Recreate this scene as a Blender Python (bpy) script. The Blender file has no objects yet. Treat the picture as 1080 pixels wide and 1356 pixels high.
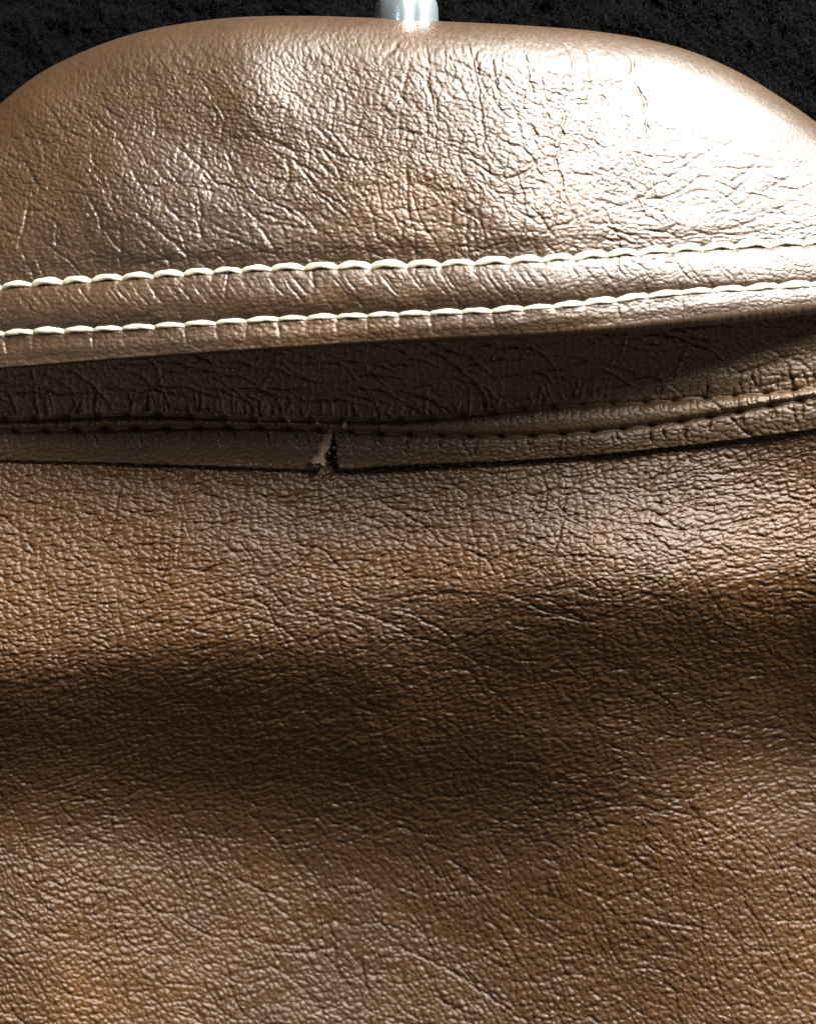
import bpy, math, random
import numpy as np
from mathutils import Vector, Matrix

# ------------------------------------------------------------------ camera, world, light, exposure
S = 1.0e-4            # one photo pixel is about a tenth of a millimetre on the leather
ZR = 0.012            # height of the reference plane
D = 0.21              # camera distance above it
scene = bpy.context.scene
cd = bpy.data.cameras.new('camera')
cd.sensor_fit = 'VERTICAL'
cd.sensor_height = 24.0
cd.lens = 24.0 * D / (1356 * S)
cd.clip_start = 0.005
cd.clip_end = 50.0
cd.dof.use_dof = True; cd.dof.focus_distance = D - 0.001; cd.dof.aperture_fstop = 15.0
cam = bpy.data.objects.new('camera', cd)
cam.location = (0, 0, ZR + D)
scene.collection.objects.link(cam)
scene.camera = cam

world = bpy.data.worlds.new('World')
scene.world = world
world.use_nodes = True
bgn = world.node_tree.nodes['Background']
bgn.inputs['Color'].default_value = (1.0, 0.93, 0.84, 1)
bgn.inputs['Strength'].default_value = 0.085

def area(name, direction, dist, sx, sy, power, col):
    l = bpy.data.lights.new(name, 'AREA')
    l.shape = 'RECTANGLE'; l.size = sx; l.size_y = sy
    l.energy = power; l.color = col
    o = bpy.data.objects.new(name, l)
    d = Vector(direction).normalized()
    o.location = d * dist + Vector((0, 0.02, ZR))
    o.rotation_euler = d.to_track_quat('Z', 'Y').to_euler()
    scene.collection.objects.link(o)
    return o
area('window_light', (0.47, 0.72, 0.46), 0.9, 0.55, 0.50, 64.0, (1.0, 0.96, 0.90))

area('fill_light', (-0.80, -0.38, 0.42), 1.3, 0.6, 0.6, 2.2, (1.0, 0.90, 0.78))  # weak fill, added to brighten the shaded collar stand; no actual lamp there

scene.cycles.use_denoising = False
scene.cycles.caustics_reflective = False
scene.cycles.caustics_refractive = False
scene.view_settings.view_transform = 'Standard'
scene.view_settings.look = 'None'
scene.view_settings.gamma = 1.0
scene.view_settings.exposure = 0.0
scene.view_settings.use_curve_mapping = False

# ------------------------------------------------------------------ helpers
rng = np.random.default_rng(7)
random.seed(7)
X0, X1, Y0, Y1 = -170, 1250, -40, 1520       # raster window in photo pixels
W, H = X1 - X0, Y1 - Y0
GX, GY = np.meshgrid(np.arange(X0, X1, dtype=np.float32), np.arange(Y0, Y1, dtype=np.float32))

def to_world(px, py, zmm):
    z = np.asarray(zmm, dtype=np.float64) * 1e-3
    k = (D - (z - ZR)) / D * S
    return (np.asarray(px) - 540.0) * k, (678.0 - np.asarray(py)) * k, z

def wpoint(px, py, zmm):
    a = to_world(px, py, zmm)
    return Vector((float(a[0]), float(a[1]), float(a[2])))

def hash2(ix, iy, seed):
    h = (ix.astype(np.int64) * 374761393 + iy.astype(np.int64) * 668265263 + seed * 1442695041) & 0xffffffff
    h = ((h ^ (h >> 13)) * 1274126177) & 0xffffffff
    h = ((h ^ (h >> 16)) * 2246822519) & 0xffffffff
    return ((h ^ (h >> 15)) & 0xffffff).astype(np.float32) / np.float32(0xffffff)

def vnoise(u, v, seed):
    iu = np.floor(u); iv = np.floor(v)
    fu = u - iu; fv = v - iv
    fu = fu * fu * fu * (fu * (fu * 6 - 15) + 10); fv = fv * fv * fv * (fv * (fv * 6 - 15) + 10)
    iu = iu.astype(np.int64); iv = iv.astype(np.int64)
    a = hash2(iu, iv, seed); b = hash2(iu + 1, iv, seed)
    c = hash2(iu, iv + 1, seed); d = hash2(iu + 1, iv + 1, seed)
    return ((a * (1 - fu) + b * fu) * (1 - fv) + (c * (1 - fu) + d * fu) * fv) * 2 - 1

def fbm(u, v, seed, octaves=4):
    s = 0; a = 1.0; t = 0
    for k in range(octaves):
        s = s + a * vnoise(u * 2 ** k + 17.3 * k, v * 2 ** k - 9.1 * k, seed + k); t += a; a *= 0.5
    return s / t

def voronoi(u, v, seed):
    """distance between nearest and second nearest cell centre, and a per-cell value"""
    iu = np.floor(u).astype(np.int64); iv = np.floor(v).astype(np.int64)
    f1 = np.full(u.shape, 9.0, np.float32); f2 = f1.copy(); idv = np.zeros(u.shape, np.float32); off = np.zeros(u.shape, np.float32)
    for dx in (-1, 0, 1):
        for dy in (-1, 0, 1):
            cx = iu + dx; cy = iv + dy
            jx = hash2(cx, cy, seed); jy = hash2(cx, cy, seed + 77)
            d = np.sqrt((cx + 0.1 + 0.8 * jx - u) ** 2 + (cy + 0.1 + 0.8 * jy - v) ** 2).astype(np.float32)
            near = d < f1
            f2 = np.where(near, f1, np.minimum(f2, d))
            idv = np.where(near, jx, idv)
            off = np.where(near, (v - cy - 0.1 - 0.8 * jy).astype(np.float32), off)
            f1 = np.where(near, d, f1)
    return f2 - f1, idv, off

def sstep(a, b, x):
    t = np.clip((x - a) / (b - a), 0, 1)
    return t * t * (3 - 2 * t)

def gauss(x, y, cx, cy, sx, sy, ang=0.0):
    c, s = math.cos(ang), math.sin(ang)
    dx, dy = x - cx, y - cy
    return np.exp(-((dx * c + dy * s) / sx) ** 2 - ((-dx * s + dy * c) / sy) ** 2)

def curve(pts):
    """smooth interpolation through photo points (monotone in x)"""
    xs = np.array([p[0] for p in pts], float); ys = np.array([p[1] for p in pts], float)
    m = np.gradient(ys, xs)
    def f(x):
        x = np.asarray(x, float)
        i = np.clip(np.searchsorted(xs, x) - 1, 0, len(xs) - 2)
        h = xs[i + 1] - xs[i]; t = (x - xs[i]) / h
        return ((2*t**3 - 3*t**2 + 1) * ys[i] + (t**3 - 2*t**2 + t) * h * m[i]
                + (-2*t**3 + 3*t**2) * ys[i + 1] + (t**3 - t**2) * h * m[i + 1])
    return f

def control_grid(xs, ys, vals, x, y):
    """smooth surface through a coarse table of values"""
    vals = np.array(vals, float)
    cols = np.stack([curve(list(zip(ys, vals[:, j])))(y) for j in range(len(xs))], axis=-1)   # len(y) x len(xs)
    out = np.empty((len(y), len(x)), np.float32)
    for i in range(len(y)):
        out[i] = curve(list(zip(xs, cols[i])))(x)
    return out

def sample(R, px, py):
    u = np.clip(np.asarray(px, float) - X0, 0, W - 1.001); v = np.clip(np.asarray(py, float) - Y0, 0, H - 1.001)
    i = u.astype(int); j = v.astype(int); fu = u - i; fv = v - j
    return (R[j, i] * (1 - fu) + R[j, i + 1] * fu) * (1 - fv) + (R[j + 1, i] * (1 - fu) + R[j + 1, i + 1] * fu) * fv

def stamp_path(R, pts, depth, w, lip=0.08, jitter=2.5, step=7):
    """press a wrinkle along a path: a groove with a slightly raised lip"""
    P = [np.array(pts[0], float)]
    for a, b in zip(pts[:-1], pts[1:]):
        a = np.array(a, float); b = np.array(b, float)
        n = max(1, int(np.linalg.norm(b - a) / step))
        for k in range(1, n + 1):
            q = a + (b - a) * k / n
            P.append(q + rng.normal(0, jitter, 2) * (0.6 if k < n else 0.3))
    n = len(P) - 1
    m = int(3.2 * w * 2) + 3
    xs = [p[0] for p in P]; ys = [p[1] for p in P]
    i0 = max(0, int(min(xs)) - m - X0); i1 = min(W, int(max(xs)) + m - X0)
    j0 = max(0, int(min(ys)) - m - Y0); j1 = min(H, int(max(ys)) + m - Y0)
    if i1 - i0 < 2 or j1 - j0 < 2: return
    gx = GX[j0:j1, i0:i1]; gy = GY[j0:j1, i0:i1]
    best = np.full(gx.shape, 1e9, np.float32); amp = np.zeros(gx.shape, np.float32)
    for k in range(n):
        a, b = P[k], P[k + 1]
        d = b - a; L = max(float(d @ d), 1e-6)
        t = np.clip(((gx - a[0]) * d[0] + (gy - a[1]) * d[1]) / L, 0, 1)
        q = (gx - a[0] - t * d[0]) ** 2 + (gy - a[1] - t * d[1]) ** 2
        s = (k + t) / n
        near = q < best
        best = np.where(near, q, best)
        amp = np.where(near, np.minimum(1, 3.2 * np.minimum(s, 1 - s) + 0.12), amp)
    ww = w * w
    R[j0:j1, i0:i1] += 0.5 * depth * amp * (-np.exp(-best / ww) + lip * np.exp(-best / (ww * 5.5)))

def random_creases(R, n, region, angle, spread, length, depth, w, mask=None):
    x0, y0, x1, y1 = region
    for _ in range(n):
        x = rng.uniform(x0, x1); y = rng.uniform(y0, y1)
        if mask is not None and rng.uniform() > mask(x, y): continue
        a = (angle(x, y) if callable(angle) else angle) + rng.normal(0, spread)
        L = rng.uniform(*length); pts = [(x, y)]; nseg = max(2, int(L / 11))
        for k in range(nseg):
            a += rng.normal(0, 0.22)
            x += math.cos(a) * L / nseg; y += math.sin(a) * L / nseg
            pts.append((x, y))
        stamp_path(R, pts, depth * rng.uniform(0.4, 1.2), w * rng.uniform(0.8, 1.25), jitter=1.2)

def grid_object(name, px, py, zmm, mat, parent=None, flip=False):
    x, y, z = to_world(px, py, zmm)
    rows, cols = x.shape
    co = np.stack([x, y, z], -1).reshape(-1, 3).astype(np.float32)
    idx = np.arange(rows * cols).reshape(rows, cols)
    q = np.stack([idx[:-1, :-1], idx[1:, :-1], idx[1:, 1:], idx[:-1, 1:]], -1).reshape(-1, 4)
    if flip: q = q[:, ::-1]
    return raw_object(name, co, q, mat, parent)

ORANGE_PATCHES = [(40, 770, 210, 120, 1.0), (1090, 1300, 130, 130, .7), (535, 270, 90, 55, 1.0), (10, 140, 70, 110, .25), (560, 750, 160, 40, .7), (270, 800, 90, 60, .6),
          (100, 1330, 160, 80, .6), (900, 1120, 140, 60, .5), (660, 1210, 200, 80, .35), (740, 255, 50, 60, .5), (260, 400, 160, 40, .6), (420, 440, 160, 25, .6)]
def add_orange_patches(o, px, py):
    m = sum(a * gauss(px, py, cx, cy, sx, sy) for cx, cy, sx, sy, a in ORANGE_PATCHES)
    at = o.data.attributes.new('orange_mask', 'FLOAT', 'POINT')
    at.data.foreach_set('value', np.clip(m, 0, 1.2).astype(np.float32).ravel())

def raw_object(name, co, q, mat, parent=None):
    co = np.asarray(co, np.float32); q = np.asarray(q, np.int32); n = q.shape[1]
    me = bpy.data.meshes.new(name)
    me.vertices.add(len(co)); me.vertices.foreach_set('co', co.ravel())
    me.loops.add(q.size); me.loops.foreach_set('vertex_index', q.ravel())
    me.polygons.add(len(q))
    me.polygons.foreach_set('loop_start', np.arange(0, q.size, n, dtype=np.int32))
    me.polygons.foreach_set('use_smooth', np.ones(len(q), bool))
    me.update(calc_edges=True); me.validate()
    me.materials.append(mat)
    o = bpy.data.objects.new(name, me)
    scene.collection.objects.link(o)
    if parent is not None: o.parent = parent
    return o

# ------------------------------------------------------------------ materials
def new_mat(name):
    m = bpy.data.materials.new(name); m.use_nodes = True
    nt = m.node_tree; return m, nt, nt.nodes['Principled BSDF']

def leather(name, tan, mid, dark, rough, spec=0.5):
    m, nt, b = new_mat(name)
    N = nt.nodes.new; L = nt.links.new
    tc = N('ShaderNodeTexCoord')
    def noise(scale, detail, rough_, dist=0.0):
        n = N('ShaderNodeTexNoise'); n.inputs['Scale'].default_value = scale
        n.inputs['Detail'].default_value = detail; n.inputs['Roughness'].default_value = rough_
        n.inputs['Distortion'].default_value = dist
        L(tc.outputs['Object'], n.inputs['Vector']); return n
    big = noise(30.0, 5.0, 0.6, 0.6)
    r = N('ShaderNodeValToRGB')
    r.color_ramp.elements[0].position = 0.34; r.color_ramp.elements[0].color = (*dark, 1)
    e = r.color_ramp.elements.new(0.52); e.color = (*mid, 1)
    r.color_ramp.elements[-1].position = 0.70; r.color_ramp.elements[-1].color = (*tan, 1)
    L(big.outputs['Fac'], r.inputs['Fac'])
    spk = noise(2600.0, 3.0, 0.65)
    mr = N('ShaderNodeMapRange'); mr.inputs['From Min'].default_value = 0.3; mr.inputs['From Max'].default_value = 0.7
    mr.inputs['To Min'].default_value = 0.74; mr.inputs['To Max'].default_value = 1.26
    L(spk.outputs['Fac'], mr.inputs['Value'])
    mx = N('ShaderNodeMix'); mx.data_type = 'RGBA'; mx.blend_type = 'MULTIPLY'; mx.inputs['Factor'].default_value = 1
    L(r.outputs['Color'], mx.inputs['A']); L(mr.outputs['Result'], mx.inputs['B'])
    at = N('ShaderNodeAttribute'); at.attribute_name = 'orange_mask'      # brighter, more orange patches at fixed positions
    mottled = N('ShaderNodeMix'); mottled.data_type = 'RGBA'; mottled.blend_type = 'MULTIPLY'
    mottled.inputs['B'].default_value = (1.55, 1.38, 1.0, 1)
    L(at.outputs['Fac'], mottled.inputs['Factor']); L(mx.outputs['Result'], mottled.inputs['A'])
    L(mottled.outputs['Result'], b.inputs['Base Color'])
    rn = noise(900.0, 4.0, 0.6)
    rr = N('ShaderNodeMapRange'); rr.inputs['To Min'].default_value = rough - 0.10; rr.inputs['To Max'].default_value = rough + 0.12
    L(rn.outputs['Fac'], rr.inputs['Value']); L(rr.outputs['Result'], b.inputs['Roughness'])
    b.inputs['Specular IOR Level'].default_value = spec
    fine = noise(4200.0, 5.0, 0.7)
    bp = N('ShaderNodeBump'); bp.inputs['Strength'].default_value = 0.8; bp.inputs['Distance'].default_value = 0.00007
    L(fine.outputs['Fac'], bp.inputs['Height']); L(bp.outputs['Normal'], b.inputs['Normal'])
    return m

M_leather = leather('brown_leather', (0.052, 0.0255, 0.0075), (0.040, 0.0205, 0.0070), (0.032, 0.0172, 0.0066), 0.415, 0.80)
M_under = leather('under_collar_leather', (0.112, 0.063, 0.027), (0.095, 0.055, 0.024), (0.080, 0.048, 0.022), 0.44, 0.6)
M_back = leather('brown_back_leather', (0.054, 0.0240, 0.0057), (0.042, 0.0194, 0.0053), (0.035, 0.0166, 0.0050), 0.445, 0.40)
M_binding = leather('binding_leather', (0.066, 0.036, 0.0145), (0.054, 0.030, 0.0130), (0.045, 0.026, 0.012), 0.46, 0.45)
M_suede = leather('raw_leather_edge', (0.31, 0.24, 0.17), (0.22, 0.165, 0.115), (0.12, 0.085, 0.055), 0.85, 0.2)

def thread_mat(name, col, dark):
    m, nt, b = new_mat(name)
    N = nt.nodes.new; L = nt.links.new
    tc = N('ShaderNodeTexCoord')
    n = N('ShaderNodeTexNoise'); n.inputs['Scale'].default_value = 2500; n.inputs['Detail'].default_value = 3
    L(tc.outputs['Object'], n.inputs['Vector'])
    r = N('ShaderNodeValToRGB'); r.color_ramp.elements[0].position = 0.3; r.color_ramp.elements[0].color = (*dark, 1)
    r.color_ramp.elements[1].position = 0.6; r.color_ramp.elements[1].color = (*col, 1)
    L(n.outputs['Fac'], r.inputs['Fac']); L(r.outputs['Color'], b.inputs['Base Color'])
    b.inputs['Roughness'].default_value = 0.6
    b.inputs['Specular IOR Level'].default_value = 0.35
    return m
M_thread = thread_mat('cream_thread', (0.58, 0.53, 0.41), (0.45, 0.40, 0.29))
M_thread_dark = thread_mat('brown_thread', (0.13, 0.085, 0.05), (0.07, 0.047, 0.03))
M_lint = thread_mat('pale_lint', (0.34, 0.28, 0.22), (0.22, 0.17, 0.13))

M_fleece, nt, b = new_mat('black_fleece')
b.inputs['Base Color'].default_value = (0.0018, 0.0020, 0.0022, 1)
b.inputs['Roughness'].default_value = 0.9
b.inputs['Specular IOR Level'].default_value = 0.0
b.inputs['Sheen Weight'].default_value = 0.0
b.inputs['Sheen Tint'].default_value = (0.8, 0.9, 1, 1)
M_fibre, nt, b = new_mat('black_fibre')
b.inputs['Base Color'].default_value = (0.0019, 0.0021, 0.0023, 1)
b.inputs['Roughness'].default_value = 0.75
b.inputs['Specular IOR Level'].default_value = 0.07

M_clear, nt, b = new_mat('clear_plastic')
b.inputs['Base Color'].default_value = (0.36, 0.47, 0.53, 1)
b.inputs['Roughness'].default_value = 0.35
b.inputs['Coat Weight'].default_value = 0.4
b.inputs['Coat Roughness'].default_value = 0.12
b.inputs['IOR'].default_value = 1.49
b.inputs['Transmission Weight'].default_value = 0.75
# ------------------------------------------------------------------ seam lines read from the photograph (pixels)
c_sil = curve([(-170, 330), (-110, 250), (-50, 184), (0, 138), (50, 99), (100, 73), (150, 53), (200, 39), (250, 30), (300, 24), (400, 21), (500, 24),
               (580, 28), (700, 34), (800, 43), (860, 53), (920, 70), (980, 97), (1030, 127), (1080, 162), (1130, 206), (1190, 270), (1250, 345)])
c_st1 = curve([(-170, 398), (0, 382), (180, 369), (360, 358), (540, 354), (720, 346), (900, 333), (1080, 323), (1250, 316)])
c_st2 = curve([(-170, 458), (0, 443), (180, 435), (360, 424), (540, 417), (720, 408), (900, 389), (1080, 378), (1250, 372)])
c_edge = curve([(-170, 500), (0, 486), (180, 472), (360, 459), (540, 447), (720, 437), (900, 421), (1080, 401), (1250, 384)])
c_edge2 = curve([(-170, 502), (0, 488), (180, 474), (360, 463), (540, 453), (720, 445), (900, 433), (1080, 415), (1250, 399)])
c_ra = curve([(-170, 560), (0, 557), (180, 550), (360, 556), (540, 556), (720, 540), (900, 530), (1080, 514), (1250, 492)])
c_rb = curve([(-170, 574), (0, 571), (180, 567), (360, 566), (540, 575), (720, 576), (900, 558), (1080, 527), (1250, 506)])
c_strip = curve([(-170, 604), (0, 609), (180, 613), (360, 619), (430, 621), (540, 615), (720, 607), (900, 590), (1080, 567), (1250, 545)])
axX = np.arange(X0, X1, dtype=float); axY = np.arange(Y0, Y1, dtype=float)
EDGE = c_edge(axX)[None, :].astype(np.float32); SIL = c_sil(axX)[None, :].astype(np.float32)
ST1 = c_st1(axX)[None, :].astype(np.float32); ST2 = c_st2(axX)[None, :].astype(np.float32)
RA = c_ra(axX)[None, :].astype(np.float32); RB = c_rb(axX)[None, :].astype(np.float32); STRIP = c_strip(axX)[None, :].astype(np.float32)

def stitch_marks(f, pitch, start):
    xs = [start]
    while xs[-1] < X1 - 40:
        x = xs[-1]; s = float(f(x + 1) - f(x))
        xs.append(x + pitch(x) * rng.uniform(0.93, 1.07) / math.hypot(1, s))
    return [(x, float(f(x))) for x in xs]
marks1 = stitch_marks(c_st1, lambda x: 40 if x < 330 else 44, -160)
marks2 = stitch_marks(c_st2, lambda x: 40 if x < 500 else 42, -150)
marksA = stitch_marks(c_ra, lambda x: 40, -150)
marksB = stitch_marks(c_rb, lambda x: 40, -140)

# ------------------------------------------------------------------ leather grain (millimetres)
wu = fbm(GX / 55, GY / 55, 3, 3); wv = fbm(GX / 55, GY / 55, 13, 3)
wu2 = fbm(GX / 14, GY / 14, 23, 2); wv2 = fbm(GX / 14, GY / 14, 33, 2)

def pebble(cell, aspect, ang, seed, sharp, warp=1.0, tilt=0.7):
    c, s = math.cos(ang), math.sin(ang)
    x = GX + 9 * warp * wu + 2.8 * wu2; y = GY + 9 * warp * wv + 2.2 * wv2
    u = (x * c + y * s) / (cell * aspect); v = (-x * s + y * c) / cell
    e, idv, off = voronoi(u.astype(np.float32), v.astype(np.float32), seed)
    return (1 - np.exp(-e / sharp)) * (1 + tilt * off), idv

patch = fbm(GX / 120, GY / 120, 41, 3)
patch2 = fbm(GX / 70, GY / 70, 51, 3)

# ---- grain of the back panel
p1, id1 = pebble(5.9, 2.0, -0.15, 101, 0.22, tilt=0.9)
p2, id2 = pebble(11.0, 2.8, -0.20, 111, 0.14)
p3, id3 = pebble(7.6, 1.35, 0.95, 121, 0.20)
low = sstep(-25, 25, GY - 1100 + 90 * patch2)                       # towards the bottom the grain is squarer
G_panel = (0.040 + 0.010 * patch) * (p1 * (1 - low) + low * p3) + 0.018 * id1
G_panel += 0.032 * np.clip(0.55 + 0.9 * patch2, 0, 1) * p2
G_panel += 0.018 * fbm(GX / 6, GY / 4, 61, 2) - 0.024 * np.abs(fbm(GX / 14, GY / 6, 63, 2))

def panel_angle(x, y):
    return -0.22 if y < 1000 else (-0.12 if rng.uniform() < 0.45 else 0.95)
random_creases(G_panel, 1300, (-60, 620, 1140, 1120), lambda x, y: -0.14 + 0.20 * math.sin(x / 170.0 + y / 90.0), 0.16, (16, 70), 0.075, 1.5)
random_creases(G_panel, 260, (-60, 1040, 1140, 1400), -0.14, 0.20, (25, 90), 0.06, 1.7)
random_creases(G_panel, 380, (-60, 1030, 1140, 1400), 1.0, 0.15, (30, 120), 0.07, 1.7)
random_creases(G_panel, 170, (-60, 625, 1140, 830), -0.06, 0.10, (40, 150), 0.085, 1.7)
random_creases(G_panel, 60, (-160, 640, 700, 1050), -0.52, 0.15, (40, 110), 0.060, 2.0)
random_creases(G_panel, 40, (250, 760, 700, 1050), 0.95, 0.2, (40, 120), 0.055, 2.0)
for pts, d in [
    ([(40, 702), (110, 707), (165, 727), (210, 722), (250, 735), (280, 740)], .16), ([(210, 715), (260, 705)], .12),
    ([(45, 792), (115, 775), (150, 765)], .15), ([(175, 752), (225, 740)], .13), ([(0, 855), (45, 830), (90, 818)], .13),
    ([(200, 898), (250, 875), (320, 820)], .09), ([(320, 812), (345, 850), (350, 880)], .11), ([(435, 805), (500, 845), (530, 870)], .09),
    ([(125, 832), (180, 827), (240, 822)], .12), ([(-20, 1120), (0, 1126), (65, 1148), (115, 1166), (165, 1178), (215, 1226), (250, 1256), (300, 1300)], .20),
    ([(10, 1191), (55, 1186), (110, 1180)], .12), ([(290, 1146), (320, 1168), (380, 1193), (420, 1181)], .17),
    ([(420, 1211), (465, 1226), (505, 1221), (540, 1262)], .15), ([(300, 1116), (365, 1118), (420, 1110)], .10), ([(350, 1081), (380, 1121)], .10),
    ([(235, 1251), (320, 1226), (360, 1221)], .12), ([(120, 1046), (165, 1096)], .10), ([(80, 1091), (145, 1096), (220, 1071)], .12),
    ([(500, 1240), (540, 1261), (590, 1281), (650, 1321), (700, 1356), (730, 1400)], .24), ([(560, 1310), (610, 1340), (640, 1380)], .16),
    ([(690, 1085), (800, 1068), (840, 1066), (880, 1078), (910, 1078), (955, 1121)], .17), ([(750, 1171), (805, 1193), (850, 1178)], .14),
    ([(825, 1126), (860, 1151), (870, 1171)], .14), ([(955, 1150), (975, 1176), (1005, 1226), (1040, 1290)], .17),
    ([(930, 1211), (960, 1226), (990, 1276), (1020, 1326), (1050, 1380)], .16), ([(800, 1241), (840, 1251), (880, 1266), (930, 1281)], .14),
    ([(975, 1161), (1020, 1151), (1080, 1146)], .13), ([(320, 1160), (400, 1230), (450, 1290), (480, 1356)], .12),
    ([(100, 1240), (160, 1290), (230, 1350)], .10), ([(420, 1060), (470, 1120), (500, 1190)], .10),
    ([(0, 930), (70, 905), (150, 890)], .09), ([(560, 760), (640, 770), (700, 765)], .10), ([(600, 700), (700, 690), (790, 695), (880, 680)], .12),
    ([(640, 720), (740, 712), (830, 715)], .12), ([(690, 660), (800, 655), (900, 650), (1000, 640)], .12), ([(820, 740), (900, 745), (1000, 735), (1080, 740)], .12)]:
    stamp_path(G_panel, pts, 0.5 * d, 1.8)

# ---- grain of the collar
c1, ic1 = pebble(6.2, 1.3, 0.35, 201, 0.20)
c2, ic2 = pebble(13.5, 1.3, 1.15, 211, 0.10)
c3, ic3 = pebble(6.4, 1.8, -0.05, 221, 0.20)
nearseam = sstep(110, 20, ST1 - GY)
G_collar = (0.034 + 0.009 * patch) * (c1 * (1 - nearseam) + c3 * nearseam) + 0.014 * ic1
crack = gauss(GX, GY, 690, 190, 190, 220) + 0.45 * gauss(GX, GY, 200, 190, 170, 150)
G_collar += (0.008 + 0.040 * np.clip(crack, 0, 1) * np.clip(0.7 + 0.8 * patch2, 0, 1.2)) * c2
G_collar += 0.018 * fbm(GX / 5, GY / 4, 71, 2)
band = sstep(-3, 6, GY - ST1)                       # the sewn-down band is tight: weak grain there
smooth_rim = sstep(40, 2, GY - SIL)
smooth_right = gauss(GX, GY, 960, 170, 150, 120)
G_collar *= (1 - 0.35 * band) * (1 - 0.45 * smooth_rim) * (1 - 0.55 * smooth_right)
random_creases(G_collar, 150, (-160, 230, 1240, 350), 0.10, 0.25, (25, 80), 0.07, 2.0)
random_creases(G_collar, 90, (0, 90, 430, 340), 0.95, 0.30, (25, 90), 0.075, 2.1)
random_creases(G_collar, 100, (520, 45, 850, 320), 1.35, 0.35, (25, 95), 0.085, 2.0)
random_creases(G_collar, 50, (520, 45, 850, 320), 0.5, 0.35, (25, 80), 0.075, 2.0)
random_creases(G_collar, 40, (780, 180, 1080, 320), 0.15, 0.3, (30, 90), 0.07, 2.0)
random_creases(G_collar, 40, (380, 40, 560, 330), 1.2, 0.4, (25, 70), 0.06, 2.0)
for pts, d in [
    ([(220, 45), (232, 60), (240, 74)], .12), ([(90, 132), (115, 150), (155, 175), (170, 205)], .15), ([(260, 90), (280, 125), (270, 160)], .07),
    ([(195, 170), (240, 200), (270, 225), (290, 245), (330, 250), (400, 290), (435, 310)], .17), ([(450, 90), (470, 145)], .09),
    ([(180, 280), (225, 320)], .12), ([(140, 260), (165, 282), (210, 300)], .12), ([(290, 245), (380, 242), (460, 236), (540, 230)], .10), ([(260, 255), (275, 300)], .11),
    ([(100, 190), (140, 230), (150, 250)], .11), ([(585, 30), (620, 60), (630, 100), (637, 145), (640, 200), (660, 225)], .20),
    ([(620, 55), (665, 80), (705, 110), (750, 135), (820, 130)], .18), ([(720, 110), (725, 160), (735, 210), (755, 280), (765, 290)], .19),
    ([(820, 80), (855, 135), (860, 195), (866, 208)], .20), ([(765, 287), (840, 268), (900, 225), (940, 195)], .14), ([(820, 195), (880, 215), (920, 210), (970, 190)], .15),
    ([(920, 230), (970, 250), (1025, 265), (1040, 292)], .15), ([(765, 288), (735, 300), (700, 322)], .12), ([(765, 288), (775, 320)], .12), ([(765, 288), (800, 300), (850, 318)], .12),
    ([(765, 288), (740, 262), (705, 250)], .12), ([(560, 40), (570, 90), (562, 150), (575, 210)], .12), ([(780, 60), (800, 120), (795, 170)], .14), ([(690, 50), (700, 100), (690, 150)], .13),
    ([(600, 230), (680, 262), (740, 300)], .11), ([(450, 300), (540, 292), (640, 300)], .09)]:
    stamp_path(G_collar, pts, 0.55 * d, 1.6)
# tight pleats between the two stitch rows and pulled towards each needle hole
for (x, y) in marks1:
    for _ in range(4):
        dx = rng.uniform(-20, 20); L = rng.uniform(18, 40)
        stamp_path(G_collar, [(x + dx, y + 7), (x + dx + L * 0.35, y + 7 + L * 0.5), (x + dx + L * 0.8, y + 7 + L)], rng.uniform(0.015, 0.075), 1.5, jitter=1.3)
for (x, y) in marks2:
    stamp_path(G_collar, [(x, y + 5), (x + rng.uniform(-3, 5), y + 26)], rng.uniform(0.01, 0.09), 2.0, jitter=0.8)
    stamp_path(G_collar, [(x, y - 5), (x - rng.uniform(4, 14), y - 22)], rng.uniform(0.03, 0.09), 2.0, jitter=0.8)

# ---- grain of the part hidden below the collar: long horizontal wrinkles, puckers at the seam
s1, is1 = pebble(6.5, 1.6, -0.05, 301, 0.17)
G_stand = 0.055 * s1 + 0.010 * fbm(GX / 5, GY / 4, 81, 2)
random_creases(G_stand, 230, (-160, 425, 1240, 535), lambda x, y: 0.02 - 0.10 * (x > 600), 0.10, (50, 190), 0.19, 2.1)
for (x, y) in marksA:
    for _ in range(7):
        dx = rng.uniform(-20, 20)
        stamp_path(G_stand, [(x + dx, y - 3), (x + dx + rng.uniform(-12, 12), y - rng.uniform(10, 40))], rng.uniform(0.04, 0.30), 1.9, jitter=1.6)
    for _ in range(3):
        dx = rng.uniform(-20, 20)
        stamp_path(G_stand, [(x + dx, y + 2), (x + dx + rng.uniform(-3, 3), y + 13)], rng.uniform(0.06, 0.22), 1.8, jitter=0.8)
for (x, y) in marksB:
    for _ in range(2):
        dx = rng.uniform(-18, 18)
        stamp_path(G_stand, [(x + dx, y + 4), (x + dx + rng.uniform(-6, 6), y + rng.uniform(14, 30))], rng.uniform(0.1, 0.3), 1.9, jitter=1.0)

# ------------------------------------------------------------------ broad shapes (millimetres)
# back panel: brightness read off the photo became slopes of soft folds
bx = [-170, 0, 270, 540, 810, 1080, 1250]
by = [560, 640, 700, 760, 830, 900, 960, 1030, 1100, 1180, 1260, 1340, 1520]
slope = np.array([
    [.45, .45, .45, .40, .40, .36, .36],
    [.76, .76, .62, .50, .70, .45, .45],
    [.86, .86, .68, .62, 1.10, .74, .60],
    [.72, .70, .58, .48, .50, .36, .33],
    [.60, .58, .44, .36, .22, .14, .14],
    [.34, .28, .16, .22, .20, .16, .16],
    [.20, .16, .12, .18, .25, .20, .20],
    [.26, .24, .16, .16, .26, .44, .46],
    [.42, .42, .34, .28, .36, .52, .54],
    [.52, .54, .54, .42, .40, .46, .48],
    [.50, .52, .68, .50, .42, .50, .54],
    [.52, .54, .72, .66, .46, .58, .62],
    [.45, .45, .50, .50, .45, .50, .50]]) - 0.47
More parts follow.
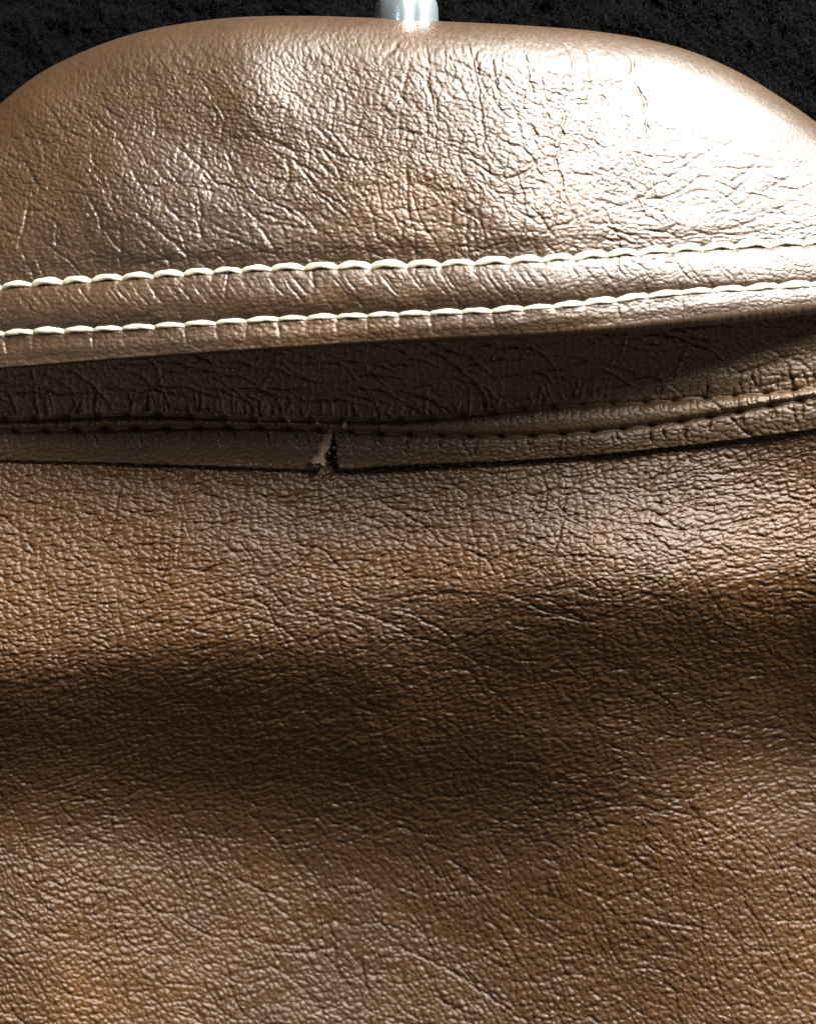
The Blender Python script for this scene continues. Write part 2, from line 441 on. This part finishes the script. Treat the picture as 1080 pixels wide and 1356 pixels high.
SL = control_grid(bx, by, slope, axX, np.clip(axY, 560, 1520))
SL = np.where(GY < 560, 0, SL)
Z_panel = 8.3 + np.cumsum(np.where(SL > 0, 0.055, 0.25) * SL, axis=0)
Z_panel += 0.35 * fbm(GX / 130, GY / 90, 91, 3)
Z_panel = Z_panel.astype(np.float32)
ZP0 = Z_panel.copy()
Z_panel += 4.3 * G_panel
# pressed down under the neck binding and opened a little at the tear
Z_panel -= 0.55 * np.exp(-np.clip(GY - STRIP + 8, 0, None) / 12.0)

# collar
t = GY - SIL
frac = np.clip((GY - SIL) / (EDGE - SIL), 0, 1.1)
Rr = 55.0 - 22.0 * sstep(700, 1050, GX)
roll = np.sqrt(np.clip(1 - np.clip(1 - t / Rr, 0, 1) ** 2, 0, 1))
cxs = [-170, 0, 200, 400, 560, 700, 850, 1000, 1250]
cfs = [0, .25, .5, .75, 1.0]
ctab = [[6, 11, 16, 19, 20, 19.0, 14.2, 9.5, 4], [9, 14, 19, 22, 23, 21.9, 17.6, 13, 7], [11.5, 16.5, 21, 24, 25, 24.4, 20.4, 15.6, 8],
        [13, 18, 22, 24.5, 25.5, 25.2, 22.4, 17.8, 9.8], [13, 18, 21.5, 23.6, 24.4, 24.4, 22.8, 19.0, 11.0]]
ff = np.linspace(0, 1.15, 200)
FT = control_grid(cxs, cfs, ctab, axX, np.clip(ff, 0, 1))
fi = np.clip(np.clip((GY - SIL) / (EDGE - SIL), 0, 1.14) / 1.15 * 199, 0, 198.99); f0 = fi.astype(int); ci = np.broadcast_to(np.arange(W)[None, :], f0.shape)
face = FT[f0, ci] * (1 - (fi - f0)) + FT[f0 + 1, ci] * (fi - f0)
face += 1.1 * gauss(GX, GY, 335, 120, 75, 70) + 1.2 * gauss(GX, GY, 165, 265, 95, 80) + 0.9 * gauss(GX, GY, 670, 130, 110, 110) - 0.5 * gauss(GX, GY, 290, 200, 60, 60)
face += 0.55 * fbm(GX / 140, GY / 100, 95, 3)
drop = Rr * 0.1
Z_collar = (face - drop) + drop * roll
# seam grooves and the padded band
def groove(line, w): return np.exp(-((GY - line) / w) ** 2)
Z_collar += 0.55 * np.exp(-((GY - (ST1 + ST2) / 2) / 26.0) ** 2) - 0.22 * groove(ST1 - 4, 6) - 0.35 * groove(ST1 - 12, 16) - 0.20 * groove(ST2 - 4, 5)
Z_collar += 0.25 * groove((ST2 + EDGE) / 2 + 2, 10)
ZC0 = Z_collar.astype(np.float32).copy()
for (x, y) in marks1 + marks2:
    i0, i1, j0, j1 = int(x - 22 - X0), int(x + 22 - X0), int(y - 22 - Y0), int(y + 22 - Y0)
    if i0 < 0 or i1 >= W: continue
    gx = GX[j0:j1, i0:i1]; gy = GY[j0:j1, i0:i1]
    Z_collar[j0:j1, i0:i1] -= 0.24 * gauss(gx, gy, x, y, 6, 5) + 0.04 * gauss(gx, gy, x, y + 9, 5, 10)
Z_collar = (Z_collar + (3.3 - 0.7 * sstep(450, 700, GX)) * G_collar).astype(np.float32)

# stand under the collar with its seam ridge, then the binding strip
Z_stand = 9.6 + 3.6 * np.clip((RA - 8 - GY) / 110, 0, 1.3) ** 1.1 * (1 - 0.55 * sstep(700, 1250, GX) - 0.3 * sstep(200, -170, GX)) + 0.25 * fbm(GX / 100, GY / 50, 97, 3)
Z_stand += 0.55 * np.exp(-((GY - (RA + RB) / 2) / 11.0) ** 2) - 0.55 * groove(RA, 3.5) - 0.75 * groove(RB, 4.0)
Z_stand += 0.35 * np.exp(-((GY - RA + 22) / 14.0) ** 2)
Z_stand += 0.30 * np.exp(-((GY - (RB + STRIP) / 2) / 15.0) ** 2)
Z_stand -= 0.7 * np.clip((GY - RB) / (STRIP - RB), 0, 1.1)
ZS0 = Z_stand.astype(np.float32).copy()
for (x, y) in marksA + marksB:                          # needle holes pulled in by the thread
    i0, i1, j0, j1 = int(x - 16 - X0), int(x + 16 - X0), int(y - 16 - Y0), int(y + 16 - Y0)
    if i0 < 0 or i1 >= W: continue
    Z_stand[j0:j1, i0:i1] -= 0.55 * gauss(GX[j0:j1, i0:i1], GY[j0:j1, i0:i1], x, y, 5, 4.5)
Z_stand = (Z_stand + 2.4 * G_stand * (1 + 0.3 * sstep(-4, 8, GY - RB))).astype(np.float32)

# ------------------------------------------------------------------ the black fleece it lies on
def fleece_height(px, py):
    a = fbm(px / 40, py / 24, 401, 4); b_ = fbm(px / 8, py / 6, 411, 3)
    return 0.9 * a + 0.50 * b_
fx, fy = np.meshgrid(np.arange(-420, 1500, 3.5), np.concatenate([np.arange(-420, -60, 9.0), np.arange(-60, 380, 4.0), np.arange(380, 1780, 14.0)]))
fleece = grid_object('fleece_cloth', fx, fy, fleece_height(fx, fy) - 1.8 - 22.0 * sstep(330, 900, fy), M_fleece)
fleece['kind'] = 'structure'
fleece['label'] = 'fuzzy black fleece cloth beneath the leather jacket'
# its pile: short crimped fibres, uncountable
nf = 30000
rx = rng.uniform(-120, 1200, nf * 2); ry = rng.uniform(-90, 240, nf * 2)
keep = ry < c_sil(np.clip(rx, X0, X1 - 1)) + 30
rx, ry = rx[keep][:nf], ry[keep][:nf]
ang = rng.normal(0.0, 0.9, len(rx)); ln = rng.uniform(4, 15, len(rx)); up = rng.uniform(0.0, 0.7, len(rx))
bend = rng.normal(0, 0.4, len(rx))
zb = fleece_height(rx, ry) - 1.9
co = []; segs = 4
for k in range(segs + 1):
    s = k / segs
    a = ang + bend * s
    x = rx + np.cos(a) * ln * s; y = ry + np.sin(a) * ln * s
    z = zb + up * np.sin(s * 2.4)
    w = 0.42 * (1 - 0.6 * s)
    for sg in (-1, 1):
        wx, wy, wz = to_world(x - sg * np.sin(a) * w, y + sg * np.cos(a) * w, z)
        co.append(np.stack([wx, wy, wz], -1))
co = np.stack(co, 1)                                   # n x 10 x 3
n = len(rx); base = (np.arange(n) * (2 * segs + 2))[:, None]
q = np.concatenate([base + np.array([[2*k, 2*k + 1, 2*k + 3, 2*k + 2]]) for k in range(segs)], 0)
pile = raw_object('fleece_pile', co.reshape(-1, 3), q, M_fibre, fleece)
pile['kind'] = 'stuff'

# ------------------------------------------------------------------ the jacket
jacket = bpy.data.objects.new('leather_jacket', None)
scene.collection.objects.link(jacket)
jacket.empty_display_size = 0.02
jacket['label'] = 'worn brown, timeworn leather jacket with double cream stitching along its collar edge'
jacket['category'] = 'jacket'

COLS = np.concatenate([np.arange(-166, -20, 4.0), np.arange(-20, 1100, 1.12), np.arange(1101, 1246, 4.0)])
# back panel
px, py = np.meshgrid(COLS, np.concatenate([[520, 530, 540, 548, 556], np.arange(562, 1375, 1.12), np.arange(1376, 1516, 4.0)]))
grid_object('back_panel', px, py, sample(Z_panel, px, py), M_back, jacket)
add_orange_patches(scene.objects['back_panel'], px, py)

# collar: from behind the fold, over it, down the face, round the edge and back underneath
cols = COLS
sil = c_sil(cols); ed = c_edge(cols); ed2 = c_edge2(cols)
rows_x, rows_y, rows_z = [], [], []
sz = sample(Z_collar, cols, sil)
for k in range(14, 0, -1):                              # hidden back of the fold down to the cloth
    th = k / 14 * 1.0
    rows_y.append(sil + 26 * th ** 2); rows_z.append(sz - (sz - 0.3) * np.sin(th * math.pi / 2) ** 1.3)
for tt in 60 * (1 - np.cos(np.linspace(0, 1, 46) * math.pi / 2)):
    rows_y.append(sil + tt); rows_z.append(sample(Z_collar, cols, np.maximum(sil + tt, sil)))
nface = 330
for k in range(1, nface + 1):
    yy = sil + 60 + (ed - sil - 60) * k / nface
    rows_y.append(yy); rows_z.append(sample(Z_collar, cols, yy))
ez = sample(Z_collar, cols, ed)
fray = 0.8 * vnoise(cols / 5, cols * 0, 501)
for k in range(1, 8):                                   # rounded cut edge, about 1.6 mm thick
    a = k / 7 * math.pi / 2
    rows_y.append(ed + (ed2 - ed + 1.5) * np.sin(a) + fray * math.sin(a)); rows_z.append(ez - 1.6 * (1 - np.cos(a)))
for k in range(1, 9):
    yy = ed2 + 1.5 - k * 22
    rows_y.append(yy); rows_z.append(np.minimum(ez - 1.6, sample(ZC0, cols, np.minimum(yy, ed)) - 2.0))
py = np.stack(rows_y); pz = np.stack(rows_z); px = np.broadcast_to(cols, py.shape)
collar = grid_object('collar', px, py, pz, M_leather, jacket)
add_orange_patches(collar, px, py)

# stand below the collar: from under the collar to the seam
frs = np.linspace(0, 1, 120)
top = np.full_like(cols, 400.0); bot = c_rb(cols)
py = top + (bot - top) * frs[:, None]; px = np.broadcast_to(cols, py.shape)
pz = sample(Z_stand, px, py)
# rolls down under the strip at its lower end, and up inside the collar at its top
py = np.concatenate([top[None] - np.array([[60.], [40.], [20.]]), py, bot[None] + np.array([[1.0], [2.0]])], 0)
pz = np.concatenate([np.minimum(pz[:1] + np.array([[3.], [2.], [1.0]]), 99), pz, pz[-1:] - np.array([[0.8], [2.0]])], 0)
pz[:100] = np.minimum(pz[:100], sample(ZC0, np.broadcast_to(cols, py.shape), np.minimum(py, c_edge(cols) - 6))[:100] - 3.2)
stand = grid_object('collar_stand', np.broadcast_to(cols, py.shape), py, pz, M_under, jacket)

# binding strip with the torn notch
def tear_left(y, y0=568.0, y1=620.0):
    s = np.clip((y - y0) / (y1 - y0), 0, 1); return 441 - 17 * s ** 0.8 + 1.0 * np.sin(y * 0.37)
def tear_right(y, y0=568.0, y1=620.0):
    s = np.clip((y - y0) / (y1 - y0), 0, 1); return 442 + 8 * s + 1.2 * np.sin(y * 0.31 + 1)
def strip_part(xa, xb, left):
    n = int((xb - xa) / 1.5)
    u = np.linspace(0, 1, n)
    P, Q, Rz = [], [], []
    for k, f in enumerate(np.concatenate([np.linspace(-0.06, 1, 34), [1.02, 1.03, 1.025, 1.0, 0.7]])):
        ymid = 568 + 52 * max(0, min(1, f))
        a, b_ = xa, xb
        if left: b_ = float(tear_right(0) if False else tear_left(ymid))
        else: a = float(tear_right(ymid))
        x = a + (b_ - a) * u
        y = c_rb(x) + (c_strip(x) - c_rb(x)) * f
        if k >= 34: y = y + 0.9 * vnoise(x / 6, x * 0, 511)
        z = sample(Z_stand, x, np.minimum(y, c_strip(x))) + 0.0
        if k >= 34: z = z - [0.10, 0.30, 0.52, 0.75, 0.85][k - 34]
        if f < 0: z = z - 0.5
        P.append(x); Q.append(y); Rz.append(z)
    return np.stack(P), np.stack(Q), np.stack(Rz)
binding = None
for xa, xb, left in ((-164, 441, True), (442, 1243, False)):
    P, Q, Rz = strip_part(xa, xb, left)
    o = grid_object('neck_binding', P, Q, Rz, M_binding, jacket)
# torn lip curling up beside the notch
u = np.linspace(0, 1, 26); v = np.linspace(-1, 1, 12)
U, V = np.meshgrid(u, v)
wid = (2.5 + 9.0 * U ** 0.8) * (1 + 0.45 * vnoise(U * 9, V * 0 + 3, 521))
cx_ = 440 - 20 * U; cy_ = 567 + 46 * U + 3 * vnoise(V * 3, U * 0, 523) * (U > 0.9)
P = cx_ + wid * V * 0.9 - 1.0; Q = cy_ + 2.5 * V * U
Rz = sample(ZS0, cx_, cy_) + 0.25 + 0.9 * U * (1 - V ** 2) ** 0.5 + 0.35 * U * V + 0.14 * vnoise(U * 14, V * 3, 527) - 0.5 * (np.abs(V) > 0.95)
lip = grid_object('torn_lip', P, Q, Rz, M_suede, jacket, flip=True)
fr = np.random.default_rng(77); fco, fq = [], []
for k in range(46):                                     # raw fibres standing out of both torn edges
    sgn = -1 if k % 3 else 1
    u0 = fr.uniform(0.1, 1.0); bx_ = (440 - 17 * u0 + fr.uniform(-9, 8)) if sgn < 0 else 443 + 6 * u0
    by_ = 567 + 50 * u0 + fr.uniform(-2, 3); bz_ = float(sample(ZS0, bx_, by_)) + (0.7 * u0 if sgn < 0 else 0.0)
    an = fr.uniform(0, 6.28); ll = fr.uniform(3, 9); b0 = len(fco)
    for t_ in (0, .5, 1.0):
        for w_ in (-.35, .35):
            fco.append(tuple(wpoint(bx_ + math.cos(an) * ll * t_ - math.sin(an) * w_, by_ + math.sin(an) * ll * t_ + math.cos(an) * w_, bz_ + 0.35 * t_ - 0.1)))
    fq += [(b0, b0 + 1, b0 + 3, b0 + 2), (b0 + 2, b0 + 3, b0 + 5, b0 + 4)]
fray_o = raw_object('frayed_fibres', fco, fq, M_suede, jacket); fray_o['kind'] = 'stuff'
lip['label'] = 'pale raw leather lip curling out of the tear in the neck binding'

# ---- thread: every stitch is its own piece, sharing a few meshes
def stitch_mesh(name, r, bow, rise, mat, seed, segs=16, ring=10):
    rs = np.random.default_rng(seed)
    co, q = [], []
    for k in range(segs + 1):
        s = k / segs
        x = s - 0.5
        arch = math.sin(math.pi * s) ** 0.6 if 0 < s < 1 else 0
        y = bow * math.sin(math.pi * s) + 0.010 * (rs.random() - .5)
        z = -0.075 + (rise + 0.075) * arch
        rr = r * (0.55 + 0.45 * min(1, 5 * s + 0.1, 5 * (1 - s) + 0.1))
        for i in range(ring):
            a = 2 * math.pi * i / ring
            tw = 1 + 0.12 * math.cos(2 * a - 12 * s + seed)
            co.append((x, y + rr * tw * math.cos(a), z + rr * 0.42 * tw * math.sin(a)))
    for k in range(segs):
        for i in range(ring):
            j = (i + 1) % ring
            q.append((k * ring + i, k * ring + j, (k + 1) * ring + j, (k + 1) * ring + i))
    me = bpy.data.meshes.new(name)
    me.from_pydata(co, [], q); me.update()
    for p in me.polygons: p.use_smooth = True
    me.flip_normals(); me.materials.append(mat)
    return me
def lay_stitches(marks, meshes, R0, parent, lift, shrink=1.10):
    for k, ((xa, ya), (xb, yb)) in enumerate(zip(marks[:-1], marks[1:])):
        za = float(sample(R0, xa, ya)); zb_ = float(sample(R0, xb, yb))
        a = wpoint(xa, ya, za + lift); b_ = wpoint(xb, yb, zb_ + lift)
        d = b_ - a; L = d.length * shrink * random.uniform(0.97, 1.05)
        ex = d.normalized(); ey = Vector((0, 0, 1)).cross(ex).normalized(); ez_ = ex.cross(ey)
        mt = Matrix((ex, ey, ez_)).transposed().to_4x4()
        mt = Matrix.Translation((a + b_) / 2) @ mt @ Matrix.Rotation(random.uniform(-.04, .04), 4, 'Z') @ Matrix.Diagonal((L, L * random.uniform(0.92, 1.1), L, 1))
        o = bpy.data.objects.new('stitch', meshes[k % len(meshes)])
        scene.collection.objects.link(o); o.parent = parent; o.matrix_world = mt
up_meshes = [stitch_mesh('arched_stitch', 0.086, 0.095, 0.060, M_thread, s) for s in (1, 2, 3, 4)]
lo_meshes = [stitch_mesh('flat_stitch', 0.076, 0.045, 0.052, M_thread, s) for s in (5, 6, 7, 8)]
dk_meshes = [stitch_mesh('dark_stitch', 0.085, 0.02, 0.06, M_thread_dark, s) for s in (9, 10, 11)]
lay_stitches(marks1, up_meshes, ZC0, collar, 0.02)
lay_stitches(marks2, lo_meshes, ZC0, collar, 0.02)
lay_stitches(marksA, dk_meshes, ZS0, stand, -0.12, 0.86)
lay_stitches(marksB, dk_meshes, ZS0, stand, -0.12, 0.86)

# pale thread ends poking out of the seam beside the tear
def tuft(px_, py_, r, seed):
    rs = np.random.default_rng(seed); co, q = [], []
    nu, nv = 8, 6
    for i in range(nv + 1):
        for j in range(nu):
            a = 2 * math.pi * j / nu; b_ = math.pi * i / nv
            k = r * (1 + 0.35 * rs.normal() * math.sin(b_))
            co.append((px_ + k * math.sin(b_) * math.cos(a) * 1.0, py_ + k * math.sin(b_) * math.sin(a) * 1.1, 0.10 * k * math.cos(b_)))
    z0 = float(sample(ZS0, px_, py_)) + 0.1
    c = np.array(co); x, y, z = to_world(c[:, 0], c[:, 1], c[:, 2] + z0)
    for i in range(nv):
        for j in range(nu):
            q.append((i * nu + j, i * nu + (j + 1) % nu, (i + 1) * nu + (j + 1) % nu, (i + 1) * nu + j))
    o = raw_object('thread_end', np.stack([x, y, z], -1), q, M_lint, stand)
for k, (x, y, r) in enumerate([(384, 557, 2.4), (421, 560, 2.4), (457, 563, 4.0)]):
    tuft(x, y, r, 40 + k)

# ------------------------------------------------------------------ hanger: its clear plastic neck shows above the collar
hanger = bpy.data.objects.new('clothes_hanger', None)
scene.collection.objects.link(hanger)
hanger.empty_display_size = 0.02
hanger['label'] = 'clear plastic hanger whose neck pokes out behind the top of the collar'
hanger['category'] = 'hanger'
def lathe_y(name, prof, cxp, zc, mat, parent, ring=72, flute=0.0):
    """turned shape whose axis runs up the picture; prof = (photo y, radius in px)"""
    c = wpoint(cxp, 10, zc); k = (D - (zc * 1e-3 - ZR)) / D * S
    co, q = [], []
    for (yy, r) in prof:
        for i in range(ring):
            a = 2 * math.pi * i / ring
            r_ = r; r = r_ * (1 - flute * max(0.0, math.cos(4 * a + 0.9)) ** 3)
            co.append((c.x + r * k * math.cos(a), (678 - yy) * k, c.z + r * k * math.sin(a))); r = r_
    for i in range(len(prof) - 1):
        for j in range(ring):
            q.append((i * ring + j, i * ring + (j + 1) % ring, (i + 1) * ring + (j + 1) % ring, (i + 1) * ring + j))
    return raw_object(name, co, q, mat, parent)
lathe_y('neck', [(120, 40), (60, 41), (26, 42.5), (12, 42), (5, 40.5), (1, 37), (-3, 34), (-6, 33), (-30, 32), (-33, 30), (-34, 12), (-34, 0.1)], 538, 12.0, M_clear, hanger, flute=0.09)
lathe_y('inner_rib', [(118, 0.1), (118, 7), (4, 7), (2, 0.1)], 520, 13.5, M_clear, hanger, 16)
